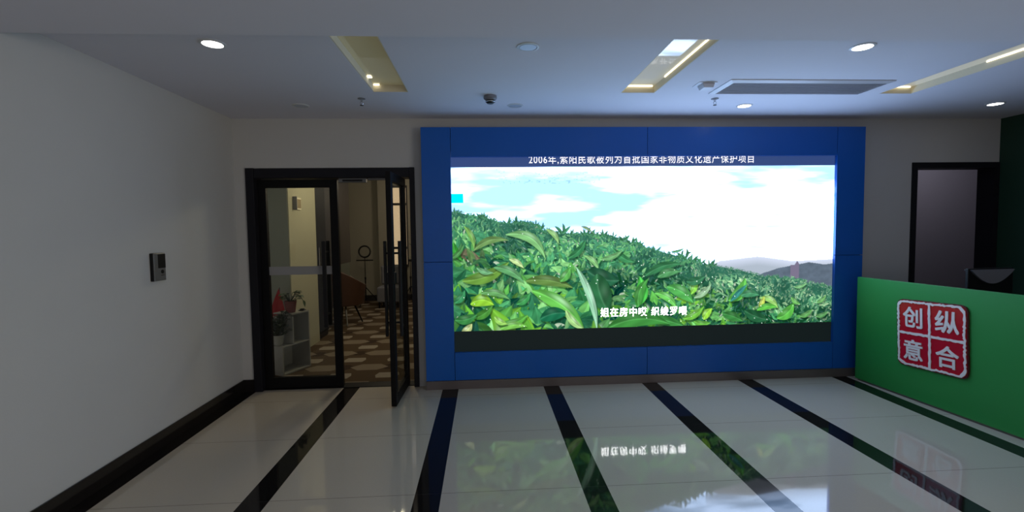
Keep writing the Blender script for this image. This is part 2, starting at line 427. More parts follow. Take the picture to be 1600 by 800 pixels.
# ------------------------------------------------------------------ the LED screen
SX0, SX1, SZ0, SZ1, SY = -.310, 3.449, .5435, 2.097, 4.462
scr = thing('video_screen', 'large lit video wall showing a tea field under a bright sky', 'screen', (0, 0, 0))
b = nb(); box(b, SX0 - .003, SX1 + .003, SY + .001, WY - .001, .343, 2.246); link('cabinet', b, M['screen_black'], scr)
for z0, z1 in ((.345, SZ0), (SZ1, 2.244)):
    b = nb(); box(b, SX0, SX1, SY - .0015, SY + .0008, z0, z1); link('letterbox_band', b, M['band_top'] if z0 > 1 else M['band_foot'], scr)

PW, PH = 940, 392
def paint():
    rng = np.random.default_rng(11)
    lin = lambda r, g, b_: np.array([((c / 255) ** 2.2) for c in (r, g, b_)])
    sc = PW / 600.0
    def cx(x): return (x - 704) * sc
    def cyy(y): return (y - 260) * sc
    yy, xx = np.mgrid[0:PH, 0:PW].astype(float)
    px = 704 + xx / sc; py = 260 + yy / sc
    def noise(scx, scy, seed):
        r = np.random.default_rng(seed); out = np.zeros((PH, PW)); amp = 1; tot = 0
        for o in range(4):
            gx, gy = int(PW / scx * 2 ** o) + 3, int(PH / scy * 2 ** o) + 3
            g = r.random((gy, gx)); fx = xx / PW * (gx - 2); fy = yy / PH * (gy - 2)
            ix, iy = fx.astype(int), fy.astype(int); tx, ty = fx - ix, fy - iy
            tx = tx * tx * (3 - 2 * tx); ty = ty * ty * (3 - 2 * ty)
            v = (g[iy, ix] * (1 - tx) + g[iy, ix + 1] * tx) * (1 - ty) + (g[iy + 1, ix] * (1 - tx) + g[iy + 1, ix + 1] * tx) * ty
            out += v * amp; tot += amp; amp *= .5
        return out / tot
    WHITE = np.array([3.9, 5.4, 8.2]); CYAN = np.array([.60, 1.1, 2.0])
    cl = noise(150, 26, 3)
    reg = np.clip(1.25 - ((px - 850) / 200) ** 2 - ((py - 312) / 58) ** 2, 0, 1)
    reg2 = np.clip(1.25 - ((px - 1210) / 130) ** 2 - ((py - 278) / 26) ** 2, 0, 1)
    reg3 = np.clip(1.0 - ((px - 1090) / 60) ** 2 - ((py - 330) / 14) ** 2, 0, 1) * .5
    blue = np.clip((np.maximum(np.maximum(reg, reg2), reg3) * 1.15 + (.5 - cl) * 3.0 - .15), 0, 1)
    blue = blue ** .8
    img = WHITE ** (1 - blue[..., None]) * CYAN ** blue[..., None]
    # sparse panel speckle in the blue patch
    sp_ = (noise(6, 3, 8) > .66) & (px > 770) & (px < 960) & (py > 262) & (py < 285)
    img[sp_] *= .7
    # distant hills
    def ridge(pts, amp, seed, f=.5):
        xs_ = np.linspace(704, 1304, PW); base = np.interp(xs_, [p[0] for p in pts], [p[1] for p in pts])
        r = np.random.default_rng(seed); j = np.zeros(PW)
        for k in (7, 19, 43): j += np.interp(np.arange(PW), np.linspace(0, PW, int(k * f * 4)), r.normal(0, 1, int(k * f * 4))) / (k ** .35)
        return base + j * amp
    haze = ridge([(704, 430), (1080, 425), (1120, 408), (1150, 405), (1180, 402), (1210, 406), (1240, 411), (1304, 409)], .5, 21)
    mk = py > haze[None, :]
    t = np.clip((py - haze[None, :]) / 14, 0, 1)[..., None]
    img = np.where(mk[..., None], lin(205, 214, 235) * (1 - t) * 1.15 + lin(178, 190, 205) * t, img)
    hz = np.clip((py - 385) / 22, 0, 1) * (px > 1100) * (~mk)
    img = img * (1 - .55 * hz[..., None]) + lin(225, 228, 245) * .55 * hz[..., None]
    near = ridge([(704, 470), (1150, 440), (1185, 431), (1215, 422), (1245, 417), (1265, 413), (1290, 416), (1304, 415)], .9, 5)
    mk = py > near[None, :]
    col = lin(98, 112, 128) * (1 + .5 * (noise(14, 10, 6)[..., None] - .5)); img = np.where(mk[..., None], col, img)
    tw = (abs(px - 1244) < 4.0) & (py > 410 + 1.6 * abs(px - 1245)) & (py < 438) | (abs(px - 1237) < 2.6) & (py > 417) & (py < 438)
    img[tw] = lin(126, 118, 142)
    # cyan pennant at the left edge
    fl = (px < 722) & (py > 299) & (py < 313.5); img[fl] = np.array([0, .93, 1.25])
    # field base
    R = ridge([(704, 323), (740, 332), (775, 340), (832, 344), (848, 358), (900, 360), (950, 364), (1000, 382), (1050, 397), (1090, 409), (1150, 422), (1200, 432), (1260, 442), (1304, 451)], 1.3, 2, 1.2)
    mk = py > R[None, :] + 2
    d = np.clip((py - R[None, :]) / 60, 0, 1)[..., None]
    base = lin(56, 112, 92) * (1 - d) + lin(26, 78, 48) * d
    base = base * (1 + 1.0 * (noise(22, 18, 9)[..., None] - .5))
    img = np.where(mk[..., None], base, img)
    def leaf(x0, y0, x1, y1, wd, c, bend=0.0, mid=.35, two=.22, edge=.12, spec=0, alpha=1.0):
        ax, ay, bx, by = cx(x0), cyy(y0), cx(x1), cyy(y1); L = math.hypot(bx - ax, by - ay); wd = wd * sc
        if L < 1.5: return
        pad = wd * .7 + abs(bend) * L + 2
        i0, i1 = int(max(0, min(ay, by) - pad)), int(min(PH, max(ay, by) + pad + 1)); j0, j1 = int(max(0, min(ax, bx) - pad)), int(min(PW, max(ax, bx) + pad + 1))
        if i0 >= i1 or j0 >= j1: return
        Y_, X_ = np.mgrid[i0:i1, j0:j1].astype(float); ux, uy = (bx - ax) / L, (by - ay) / L
        s = ((X_ - ax) * ux + (Y_ - ay) * uy) / L; dd = -(X_ - ax) * uy + (Y_ - ay) * ux
        sc_ = np.clip(s, 0, 1); dd = dd - bend * L * 4 * sc_ * (1 - sc_)
        prof = wd / 2 * np.sin(pi * np.clip(sc_, 0, 1) ** .85) ** .75
        ins = (s > 0) & (s < 1) & (abs(dd) < prof)
        if not ins.any(): return
        q = dd / np.maximum(prof, .5); sh = 1 + two * np.sign(q) + .14 * np.sin(s * L / max(3, L / 12) * 1.3 + abs(q) * 4)
        sh *= 1 - edge * q * q
        C = c[None, None, :] * sh[..., None]
        if L > 14:
            mr = np.exp(-(dd / max(.7, wd * .04)) ** 2)[..., None]; C = C * (1 + mid * mr) + mid * .06 * mr
        if spec: 
            g = np.exp(-((s - .45) / .16) ** 2 - ((q + .45) / .3) ** 2)[..., None]; C = C + spec * g * np.array([.8, 1, .85])
        a = (np.clip(prof - abs(dd), 0, 1) * ins * alpha)[..., None]
        img[i0:i1, j0:j1] = img[i0:i1, j0:j1] * (1 - a) + C * a
    # scattered foliage, far to near
    N = 4300
    X = rng.uniform(700, 1308, N); rr = np.interp(X, np.linspace(704, 1304, PW), R)
    q = rng.random(N) ** 1.75; Yv = rr + q * (520 - rr)
    order = np.argsort(Yv - rr * .55)
    clus = noise(46, 30, 17); clus = np.clip((clus - .5) * 2.6 + .5, 0, 1); ori = noise(70, 60, 23)
    for k in order:
        x, y = X[k], Yv[k]; ci, cj = int(np.clip(cyy(y), 0, PH - 1)), int(np.clip(cx(x), 0, PW - 1)); cv = clus[ci, cj]; t = (y - rr[k]) / (520 - 330); left = np.clip((1230 - x) / 420, 0, 1)
        size = 5 + 56 * t ** 1.0 * (.35 + .65 * left) * rng.uniform(.55, 1.35)
        if y > rr[k] + 30 and rng.random() < .35: size *= .6
        a = rng.normal(-pi / 2 + (ori[ci, cj] - .5) * 5, .75); L = size * (.75 + .6 * cv)
        pal = [(74, 152, 96), (58, 132, 84), (100, 172, 92), (52, 116, 78), (126, 190, 116), (84, 158, 72), (44, 104, 66)]
        if x > 1080 and y < rr[k] + 60: pal = [(132, 184, 128), (98, 160, 104), (74, 134, 88), (176, 212, 156), (60, 112, 82)]
        if y > 455 and x < 1180: pal += [(112, 178, 58), (94, 166, 56), (24, 72, 46), (44, 110, 66)]
        if x < 748 and 388 < y < 410: pal = [(98, 92, 70), (80, 112, 66), (72, 128, 72), (110, 104, 82), (50, 84, 58)]
        c = lin(*pal[rng.integers(len(pal))]) * rng.uniform(.75, 1.3) * (.36 + 1.05 * cv); c = c + (1 - cv) * np.array([-.004, .006, .022])
        hzf = np.clip(1 - t * 2.6, 0, 1) * .45; c = c * (1 - hzf) + lin(96, 158, 138) * hzf
        if rng.random() < .05: c = lin(196, 220, 190) * .8; L *= .6
        leaf(x - .5 * L * cos(a), y - .5 * L * sin(a), x + .5 * L * cos(a), y + .5 * L * sin(a), L * rng.uniform(.26, .46), c, rng.normal(0, .12),
             spec=(.5 if rng.random() < .12 else 0), two=rng.uniform(-.2, .2), mid=.2)
    # sprigs rising above the skyline
    for x in np.concatenate([rng.uniform(704, 860, 26), rng.uniform(860, 1110, 26), rng.uniform(1100, 1304, 26)]):
        y = np.interp(x, np.linspace(704, 1304, PW), R) + 4; s = rng.uniform(8, 16) * (.8 if x < 860 else 1 if x < 1110 else .4)
        for a in (-pi / 2 + rng.normal(0, .2), -pi / 2 - .8, -pi / 2 + .8):
            L = s * rng.uniform(.7, 1.2); leaf(x, y, x + L * cos(a), y + L * sin(a), L * .32, lin(70, 134, 96) * rng.uniform(.6, 1.2), rng.normal(0, .1))
    hero = [  # x0 y0 x1 y1 width colour bend spec
        (846, 354, 866, 378, 9, (140, 190, 120), -.15, .3), (900, 351, 919, 362, 5, (120, 150, 110), -.1, 0), (785, 362, 846, 402, 16, (126, 188, 120), -.22, .3),
        (722, 348, 737, 384, 9, (118, 170, 88), -.12, .2), (736, 386, 790, 371, 12, (110, 150, 90), -.15, 0), (706, 372, 720, 402, 10, (60, 150, 60), .1, 0),
        (700, 398, 722, 376, 8, (80, 140, 80), .1, 0), (880, 400, 908, 372, 12, (60, 130, 84), .1, 0), (950, 386, 985, 408, 12, (66, 140, 90), .1, 0),
        (718, 432, 790, 404, 20, (106, 152, 66), .10, .1), (814, 434, 888, 446, 17, (98, 134, 70), -.08, .1), (766, 412, 812, 436, 14, (96, 160, 104), -.12, .2),
        (790, 400, 812, 414, 9, (190, 220, 150), -.1, .3), (905, 396, 928, 420, 9, (130, 190, 120), -.14, .3), (930, 402, 966, 388, 9, (110, 170, 110), .1, .1),
        (910, 420, 960, 436, 30, (44, 100, 72), .10, .05), (925, 425, 945, 487, 36, (50, 108, 70), .08, .06), (868, 436, 884, 414, 14, (92, 170, 84), .05, .3),
        (1000, 430, 1060, 412, 14, (60, 124, 82), -.1, 0), (1040, 392, 1064, 386, 5, (90, 150, 110), .1, 0), (1020, 432, 1056, 424, 14, (84, 150, 96), -.1, .1),
        (988, 478, 992, 430, 20, (84, 200, 84), .12, .1), (990, 478, 1006, 434, 15, (74, 150, 72), -.14, .05),
        (824, 449, 905, 514, 24, (104, 190, 84), -.10, .5), (893, 414, 925, 514, 12, (150, 206, 170), -.06, .5), (1016, 457, 1051, 482, 13, (110, 200, 96), -.14, .3),
        (1035, 447, 1078, 474, 20, (84, 170, 86), -.10, .2), (1074, 460, 1081, 436, 11, (140, 216, 84), .08, .3), (1078, 466, 1106, 444, 10, (150, 190, 150), .1, .2),
        (1066, 440, 1096, 432, 14, (60, 122, 86), .1, 0), (1134, 472, 1161, 436, 20, (100, 190, 86), .16, .1), (1137, 473, 1164, 446, 9, (60, 140, 130), .0, 0),
        (1154, 464, 1184, 464, 13, (72, 142, 100), -.12, .1), (1184, 468, 1215, 486, 11, (150, 204, 110), -.18, .4), (1184, 484, 1192, 466, 9, (190, 210, 96), .05, .2),
        (1180, 488, 1214, 484, 11, (96, 190, 76), -.12, .1), (1213, 502, 1241, 477, 18, (92, 180, 76), .14, .1), (1236, 468, 1252, 480, 8, (110, 180, 96), .1, .2),
        (1124, 492, 1158, 505, 15, (60, 130, 66), -.05, .05), (1160, 488, 1200, 504, 18, (44, 100, 66), .05, 0), (1094, 501, 1108, 483, 13, (150, 216, 74), -.1, .3),
        (1061, 499, 1095, 479, 12, (110, 184, 70), .1, .2), (1078, 503, 1106, 506, 10, (100, 176, 70), .1, .1), (1006, 497, 1066, 512, 16, (66, 140, 70), -.05, 0),
        (938, 513, 1040, 506, 24, (66, 140, 66), -.12, .05), (730, 468, 766, 470, 20, (140, 200, 60), -.20, .3), (734, 490, 764, 470, 14, (74, 140, 60), .1, 0),
        (706, 492, 740, 484, 16, (60, 130, 70), .1, .1), (770, 500, 818, 486, 14, (90, 170, 70), .12, .2), (774, 508, 816, 504, 12, (120, 190, 86), -.1, .2),
        (766, 488, 786, 500, 11, (150, 206, 100), .1, .3), (836, 494, 880, 486, 22, (34, 108, 76), -.1, .05), (876, 480, 906, 512, 12, (160, 206, 130), .1, .4),
        (716, 512, 732, 498, 12, (180, 196, 130), .1, .5), (706, 466, 722, 446, 12, (60, 140, 90), .1, .1), (745, 452, 790, 462, 12, (100, 160, 96), -.14, .2),
        (800, 470, 822, 452, 12, (66, 150, 84), .1, .1), (740, 412, 766, 420, 9, (110, 170, 120), .1, .1), (1240, 452, 1262, 446, 6, (120, 180, 120), .1, .2),
        (1250, 500, 1272, 488, 9, (96, 160, 90), .1, .1), (1276, 500, 1298, 492, 8, (90, 150, 90), .1, .1), (1278, 478, 1294, 466, 7, (110, 170, 100), .1, .1)]
    for x0, y0, x1, y1, wd, c, bd, spc in hero:
        leaf(x0 + 1.5, y0 + 3, x1 + 1.5, y1 + 3, wd * 1.05, lin(12, 40, 26), bd, 0, 0, 0, 0, .55)
        leaf(x0, y0, x1, y1, wd, lin(*c), bd, .45, .20, .15, spc * .8)
    # bright dew glints
    for _ in range(90):
        x = rng.uniform(704, 1304); rr_ = np.interp(x, np.linspace(704, 1304, PW), R); y = rng.uniform(rr_ + 15, 516)
        i, j = int(cyy(y)), int(cx(x)); 
        if 1 < i < PH - 2 and 1 < j < PW - 3: img[i:i + 2, j:j + 2] = img[i:i + 2, j:j + 2] * .3 + np.array([.8, 1.0, .85]) * rng.uniform(.7, 1.7)
    return np.clip(img, 0, 10)

def build_picture():
    img = paint()
    nx, ny = PW, PH
    gx = np.linspace(SX0, SX1, nx); gz = np.linspace(SZ1, SZ0, ny)
    co = np.zeros((ny, nx, 3), np.float32); co[..., 0] = gx[None, :]; co[..., 1] = SY - .002; co[..., 2] = gz[:, None]
    idx = np.arange(nx * ny).reshape(ny, nx)
    q = np.stack([idx[:-1, :-1], idx[1:, :-1], idx[1:, 1:], idx[:-1, 1:]], -1).reshape(-1, 4)
    me = bpy.data.meshes.new('picture')
    me.vertices.add(nx * ny); me.vertices.foreach_set('co', co.ravel())
    me.loops.add(q.size); me.loops.foreach_set('vertex_index', q.ravel().astype(np.int32))
    me.polygons.add(len(q)); me.polygons.foreach_set('loop_start', np.arange(0, q.size, 4, dtype=np.int32))
    me.update()
    at = me.color_attributes.new('picture', 'FLOAT_COLOR', 'POINT')
    c4 = np.ones((nx * ny, 4), np.float32); c4[:, :3] = img.reshape(-1, 3); at.data.foreach_set('color', c4.ravel())
    me.validate()
    P = bpy.data.materials.new('led_pixels'); P.use_nodes = True; nt = P.node_tree
    for n in list(nt.nodes): nt.nodes.remove(n)
    out = nt.nodes.new('ShaderNodeOutputMaterial'); em = nt.nodes.new('ShaderNodeEmission'); em.inputs[1].default_value = 1.0
    a = nt.nodes.new('ShaderNodeAttribute'); a.attribute_name = 'picture'
    nt.links.new(a.outputs['Color'], em.inputs[0]); nt.links.new(em.outputs[0], out.inputs[0])
    me.materials.append(P)
    o = bpy.data.objects.new('picture', me); COL.objects.link(o); o.parent = scr
    o['label'] = 'moving picture of tea plants, hills and sky'
build_picture()
M['txt'] = mat('caption_pixels', (1, 1, 1), emit=(1, 1, 1), es=1.6)
M['txt_top'] = mat('title_pixels', (1, 1, 1), emit=(1, .97, .98), es=1.15)
fy = lambda y: (lambda u, v, h: (u, y, v))
cap = link('title_caption', fit_text(text_bm('2006年,紫阳民歌被列为首批国家非物质文化遗产保护项目', 1, space=1.13), .428, 2.622, 2.122, 2.213, fy(SY - .004)), M['txt_top'], scr)
cap['label'] = 'white Chinese caption line cut by the top of the frame'
for body, x0, x1, lb in (('姐在房中哎', 1.110, 1.566, 'first white word of the Chinese lyric line'), ('织绫罗喂', 1.611, 1.966, 'second white word of the Chinese lyric line')):
    cap = link('lyric_caption', fit_text(text_bm(body, 1, .010, space=1.13), x0, x1, .650, .738, fy(SY - .006)), M['txt'], scr)
    cap['label'] = lb

# ------------------------------------------------------------------ glass double doors
FY = 4.60
fr = struct(thing('door_frame', 'black metal frame around the open glass double doors', 'door frame'))
del fr['kind']; fr.name = 'trim_1'; struct(fr)
b = nb(); box(b, DX0, -2.133, WY - .018, 4.70, 0, DZ); box(b, -.703, DX1, WY - .018, 4.70, 0, DZ)
link('jamb', b, M['grey_frame'], fr, bevel=.003)
b = nb(); box(b, -2.133, -.703, WY - .010, 4.70, 2.018, DZ - .004); link('header', b, M['grey_frame'], fr, bevel=.003)
b = nb(); box(b, -2.133, -.703, 4.555, 4.70, 0, .006); link('threshold', b, M['black_metal'], fr)
lk = thing('magnetic_lock', 'silver magnetic lock bar under the door header', 'door lock')
b = nb(); box(b, -1.375, -1.115, 4.56, 4.60, 1.976, 2.017); link('lock_body', b, M['silver'], lk, bevel=.003)
b = nb(); box(b, -1.335, -1.15, 4.556, 4.5595, 1.985, 2.003); link('armature_slot', b, M['black_plastic'], lk)
b = nb(); box(b, -1.105, -.93, 4.57, 4.60, 1.998, 2.017); link('lock_cover', b, M['silver'], lk, bevel=.002)

def leaf_parts(t, w, hx, band):
    """leaf in local space: x 0..w, thickness about y=0, z 0.012..2.01"""
    z0, z1 = .012, 2.008; sw = .072; th = .022
    b = nb()
    box(b, 0, sw, -th, th, z0, z1); box(b, w - sw, w, -th, th, z0, z1)
    box(b, sw, w - sw, -th, th, z0, z0 + .10); box(b, sw, w - sw, -th, th, z1 - .075, z1)
    link('leaf_frame', b, M['black_metal'], t, bevel=.002)
    b = nb(); box(b, sw, w - sw, -.005, .005, z0 + .10, z1 - .075); link('glass_pane', b, M['glass'], t)
    if band:
        b = nb(); box(b, sw, w - sw, -.0075, -.0055, 1.105, 1.185); link('frosted_band', b, M['frost'], t)['label'] = 'pale frosted safety band'
    for s in (-1, 1):
        b = nb(); box(b, hx - .0175, hx + .0175, s * .062 - .011, s * .062 + .011, .60, 1.425)
        for z in (.72, 1.32): tube(b, (hx, s * .0055, z), (hx, s * .052, z), .009)
        link('pull_handle', b, M['black_plastic'], t, bevel=.003)
t = struct(thing('door_1', 'closed left glass door leaf with frosted band', 'door', (-2.130, FY, 0)))
leaf_parts(t, .735, .605, True)
pv = Vector((-.778, 4.60)); fe = Vector((-.797, 3.985)); ang = math.atan2(fe.y - pv.y, fe.x - pv.x)
t = struct(thing('door_2', 'right glass door leaf standing open towards the lobby', 'door', (pv.x, pv.y, 0), ang))
leaf_parts(t, (fe - pv).length, (fe - pv).length - .09, False)
b = nb(); box(b, (fe - pv).length - .085, (fe - pv).length - .01, -.034, .034, 1.06, 1.16); link('lock_case', b, M['black_plastic'], t, bevel=.003)

# ------------------------------------------------------------------ right doorway
t = thing('trim_2', 'dark frame of the doorway behind the reception desk', 'door frame'); struct(t)
b = nb(); box(b, 4.313, 4.369, WY - .012, 4.69, 0, 2.072); link('jamb', b, M['grey_frame'], t)
b = nb(); box(b, 4.313, XR - .002, WY - .012, 4.69, 2.072, 2.128); link('header', b, M['grey_frame'], t)
b = nb(); box(b, 5.195, XR - .002, WY - .012, 4.69, 0, 2.072); link('jamb', b, M['grey_frame'], t)
b = nb(); box(b, 3.4, 9.2, 4.70, 4.72, 2.12, 2.8); box(b, 3.4, 4.30, 4.70, 4.72, 0, 2.12); box(b, 3.3, 3.4, 4.70, 7.0, 0, 2.8); box(b, 3.4, 6.57, 5.9, 6.0, 0, 2.8)
box(b, 9.1, 9.2, 4.72, 7.1, 0, 2.8); box(b, 5.28, 9.2, 4.70, 4.72, 0, 2.12)
struct(link('wall_side_room', b, M['side_wall']), 'grey wall seen through the right doorway', 'wall')
b = nb(); box(b, 6.2, 9.1, 7.0, 7.1, 0, 2.8)
struct(link('wall_side_recess', b, M['dark_wood']), 'dark recess seen through the right doorway', 'wall')
b = nb(); box(b, 3.3, 9.2, 4.57, 7.1, -.1, -.001); struct(link('floor_side_room', b, M['plinth']), 'floor of the side room', 'floor')
b = nb(); box(b, 3.3, 9.2, 4.69, 7.1, 2.8, 2.88); struct(link('ceiling_side_room', b, M['ceil']), 'ceiling of the side room', 'ceiling')

# ------------------------------------------------------------------ access terminal on the left wall
t = thing('access_terminal', 'small grey and black access control terminal on the left wall', 'intercom', (XL, 3.43, 1.278))
b = nb(); box(b, 0, .022, -.060, .060, -.098, .098); link('back_case', b, M['black_plastic'], t, bevel=.004)
b = nb(); box(b, .0225, .029, -.059, .059, -.097, .097); link('front_cover', b, M['silver'], t, bevel=.004)
b = nb(); box(b, .0295, .031, -.018, .056, -.008, .090); link('display', b, M['black_plastic'], t)
b = nb(); lathe(b, [(.014, .0295), (.014, .032), (.010, .033)], (0, .022, -.034), 24, 'X'); link('fingerprint_reader', b, M['black_plastic'], t)
b = nb(); box(b, .0295, .031, .006, .036, -.062, -.056); link('nameplate', b, M['chrome'], t)

# ------------------------------------------------------------------ reception desk
ex = Vector((3.688 - 3.606, 2.95 - 4.147)).normalized()      # along the front, towards the viewer
dang = math.atan2(ex.y, ex.x)
desk = thing('reception_desk', 'bright green reception desk with a red seal emblem', 'desk', (3.594, 4.318, 0), dang)
b = nb(); box(b, 0, 3.2, 0, .035, .018, 1.006); link('front_panel', b, M['green'], desk, bevel=.0015)
b = nb(); box(b, .02, 3.18, .012, .03, 0, .018); link('foot_rail', b, M['plinth'], desk)
b = nb(); box(b, .02, 3.18, .035, .62, .72, .75); link('worktop', b, M['worktop'], desk, bevel=.002)
b = nb(); box(b, 0, .03, .036, .62, 0, .72); link('end_panel', b, M['green'], desk)
b = nb(); box(b, 3.15, 3.18, .036, .62, 0, .72); link('end_panel', b, M['green'], desk)
# seal: local u along the desk, v up, h out of the front (local -y)
rng = random.Random(4)
SC, SR = (.722, .585), radians(2.6)
def sealfn(u, v, h):
    c, s = cos(SR), sin(SR)
    return (SC[0] + c * u - s * v, -h, SC[1] + s * u + c * v + 0 * u)
def rrect(hw, hh, r, jit, n=16, seed=1):
    g = random.Random(seed); pts = []
    for (sx_, sz_), a0 in (((1, 1), 0), ((-1, 1), 90), ((-1, -1), 180), ((1, -1), 270)):
        for i in range(5):
            a = radians(a0 + 22.5 * i); pts.append(((hw - r) * sx_ + r * cos(a), (hh - r) * sz_ + r * sin(a)))
    out = []
    for i, p in enumerate(pts):
        q = pts[(i + 1) % len(pts)]; d = math.dist(p, q); k = max(1, int(d / .014))
        for j in range(k):
            t_ = j / k; out.append((p[0] + (q[0] - p[0]) * t_ + g.uniform(-jit, jit), p[1] + (q[1] - p[1]) * t_ + g.uniform(-jit, jit)))
    return out
H = .278
sg = None
b = nb(); prism(b, rrect(H + .008, H + .008, .055, .002, seed=2), sealfn, .0005, .014)
sg = link('seal_emblem', b, M['dark_red'], desk); sg['label'] = 'red square seal emblem with four white characters'
b = nb(); prism(b, rrect(H, H, .05, .0022, seed=3), sealfn, .0142, .018); f_ = link('red_face', b, M['red'], sg)
def ragged_ring(bm, hw, hh, r, wd, seed):
    o = rrect(hw, hh, r, .0048, seed=seed); n = len(o); g = random.Random(seed + 9)
    inner = []
    for p in o:
        k = 1 - (wd + g.uniform(-.0035, .0035)) / hw; inner.append((p[0] * k, p[1] * k))
    lay = []
    for pts, h in ((o, .0182), (o, .023), (inner, .023), (inner, .0182)): lay.append([bm.verts.new(sealfn(*p, h)) for p in pts])
    for a in range(4):
        A, B = lay[a], lay[(a + 1) % 4]
        for i in range(n): bm.faces.new((A[i], A[(i + 1) % n], B[(i + 1) % n], B[i]))
b = nb(); ragged_ring(b, H - .003, H - .003, .05, .0165, 12)
link('border', b, M['white_acrylic'], sg)
b = nb()
for vert in (True, False):
    segs = [(-H + .02, H - .02)] if vert else [(-H + .02, -.0115), (.0115, H - .02)]
    for s0_, s1_ in segs:
        n = int((s1_ - s0_) / .018); A, B = [], []
        for i in range(n + 1):
            p = s0_ + (s1_ - s0_) * i / n; A.append((p, -.010 + rng.uniform(-.003, .003))); B.append((p, .010 + rng.uniform(-.003, .003)))
        pts = A + B[::-1]
        if vert: pts = [(q[1], q[0]) for q in pts]
        prism(b, pts, sealfn, .0182, .0229)
link('divider_cross', b, M['white_acrylic'], sg)
for ch, qx, qz in (('创', -.140, .138), ('纵', .137, .138), ('意', -.140, -.140), ('合', .137, -.140)):
    hw = {'合': .088, '意': .082, '纵': .092, '创': .085}[ch]
    g = fit_text(text_bm(ch, 1, .035), qx - hw, qx + hw, qz - .088, qz + .088, lambda u, v, h: sealfn(u, v, .0182 + h), .0045)
    link('character', g, M['white_acrylic'], sg)

# computer monitor behind the desk, its back towards the lobby
t = thing('monitor', 'dark computer monitor with a curved reflection painted in grey, standing behind the green desk', 'monitor', (4.15, 3.62, .752), dang + radians(90) )
def mp(u, v, h): return (u, h, v)
S_ = 1
b = nb(); box(b, -.215, .215, -.012, .012, .09, .385); link('panel', b, M['black_plastic'], t, bevel=.004)
g = nb()
arc = [(-.205 + .41 * i / 24, .375 - .115 * sin(pi * i / 24) ** .9) for i in range(25)]
prism(g, arc, lambda u, v, h: (u, h, v), -.030, -.0125); link('curved_reflection', g, M['grey_plastic'], t)  # curved reflection on the monitor, put into a grey shape
g = nb(); prism(g, arc, lambda u, v, h: (u, h, v), .0125, .030); link('curved_reflection', g, M['grey_plastic'], t)
b = nb(); box(b, -.03, .03, -.035, -.013, .0, .12); link('stand_neck', b, M['black_plastic'], t)
b = nb(); lathe(b, [(.11, 0), (.11, .010), (.03, .014)], n=32); link('stand_base', b, M['black_plastic'], t, smooth=True)

# ------------------------------------------------------------------ office beyond the glass doors
b = nb(); box(b, -3.1, 1.3, 4.561, 10.9, -.1, 0); struct(link('floor_office', b, M['carpet']), 'brown patterned carpet of pale hexagons in the office', 'floor')
b = nb(); box(b, -3.1, 1.3, 4.68, 10.9, 2.75, 2.85); struct(link('ceiling_office', b, M['ceil']), 'dim office ceiling', 'ceiling')
b = nb(); box(b, -3.1, -2.95, 4.68, 10.9, 0, 2.75); box(b, -2.95, -2.33, 5.72, 5.73, 0, 2.75)
struct(link('wall_office_grey', b, M['greygreen']), 'grey green office wall facing the glass door', 'wall')
b = nb(); box(b, -2.95, -2.32, 5.731, 6.62, 0, 2.75); struct(link('wall_office_cream', b, M['cream']), 'yellow lit office wall return', 'wall')
b = nb(); box(b, -2.95, 1.3, 10.4, 10.55, 0, 2.75); box(b, -2.28, -2.10, 10.25, 10.4, 0, 2.75); struct(link('wall_office_rear', b, M['beige']), 'beige rear wall of the office', 'wall')
b = nb(); box(b, 1.15, 1.3, 4.7, 10.4, 0, 2.75); struct(link('wall_office_right', b, M['beige']), 'right wall of the office', 'wall')
b = nb(); box(b, -2.95, -2.28, 10.38, 10.4, 0, .13); box(b, -2.28, -2.10, 10.235, 10.25, 0, .13); box(b, -2.10, 1.15, 10.38, 10.4, 0, .13)
struct(link('baseboard_office', b, M['dark_wood']), 'dark skirting of the office rear wall', 'baseboard')
t = struct(thing('window_1', 'tan lit interior window at the back of the office', 'window', (0, 0, 0)))
b = nb(); box(b, -1.99, -1.70, 10.385, 10.395, .78, 2.46); link('window_pane', b, M['lit_window'], t)
b = nb()
for q in ((-2.02, -1.985, .74, 2.50), (-1.80, -1.77, .78, 2.47), (-1.70, -1.67, .74, 2.50)): box(b, q[0], q[1], 10.36, 10.384, q[2], q[3])
for z in (.74, 1.13, 2.08, 2.46): box(b, -2.02, -1.67, 10.355, 10.384, z, z + .05)
link('window_frame', b, M['dark_wood'], t)

cab = thing('tall_cabinet', 'dark tall cabinet seen through the left glass door', 'cabinet', (0, 0, 0))
b = nb(); box(b, -2.92, -2.345, 6.64, 7.05, 0, 2.3); link('body', b, M['dark_wood'], cab, bevel=.004)
b = nb(); box(b, -2.344, -2.328, 6.65, 7.04, .08, 2.28); link('door', b, M['black_metal'], cab, bevel=.003)
b = nb(); tube(b, (-2.315, 6.70, 1.0), (-2.315, 6.70, 1.3), .006); box(b, -2.328, -2.312, 6.695, 6.705, 1.0, 1.01); box(b, -2.328, -2.312, 6.695, 6.705, 1.29, 1.30); link('handle', b, M['chrome'], cab)
sc_ = thing('display_board', 'dark tall board standing behind the open doorway above the brown chair', 'board', (0, 0, 0))
b = nb(); box(b, -2.43, -2.39, 7.10, 8.50, .98, 2.5); link('board', b, M['dark_wood'], sc_, bevel=.003)
for y in (7.55, 7.95):
    b = nb(); box(b, -2.945, -2.431, y, y + .05, 1.6, 1.66); link('wall_bracket', b, M['black_metal'], sc_)

t = thing('wall_notice', 'small framed notice with a bright edge on the yellow office wall', 'notice', (-2.32, 5.98, 1.87))
b = nb(); box(b, .0, .012, -.10, .12, -.075, .075); link('board', b, M['paper'], t)
b = nb(); box(b, .0125, .014, -.04, .11, -.055, .055); link('print', b, M['paper_dark'], t)
b = nb(); box(b, .0, .05, -.115, -.103, -.08, .08); link('edge_flap', b, M['frost'], t)

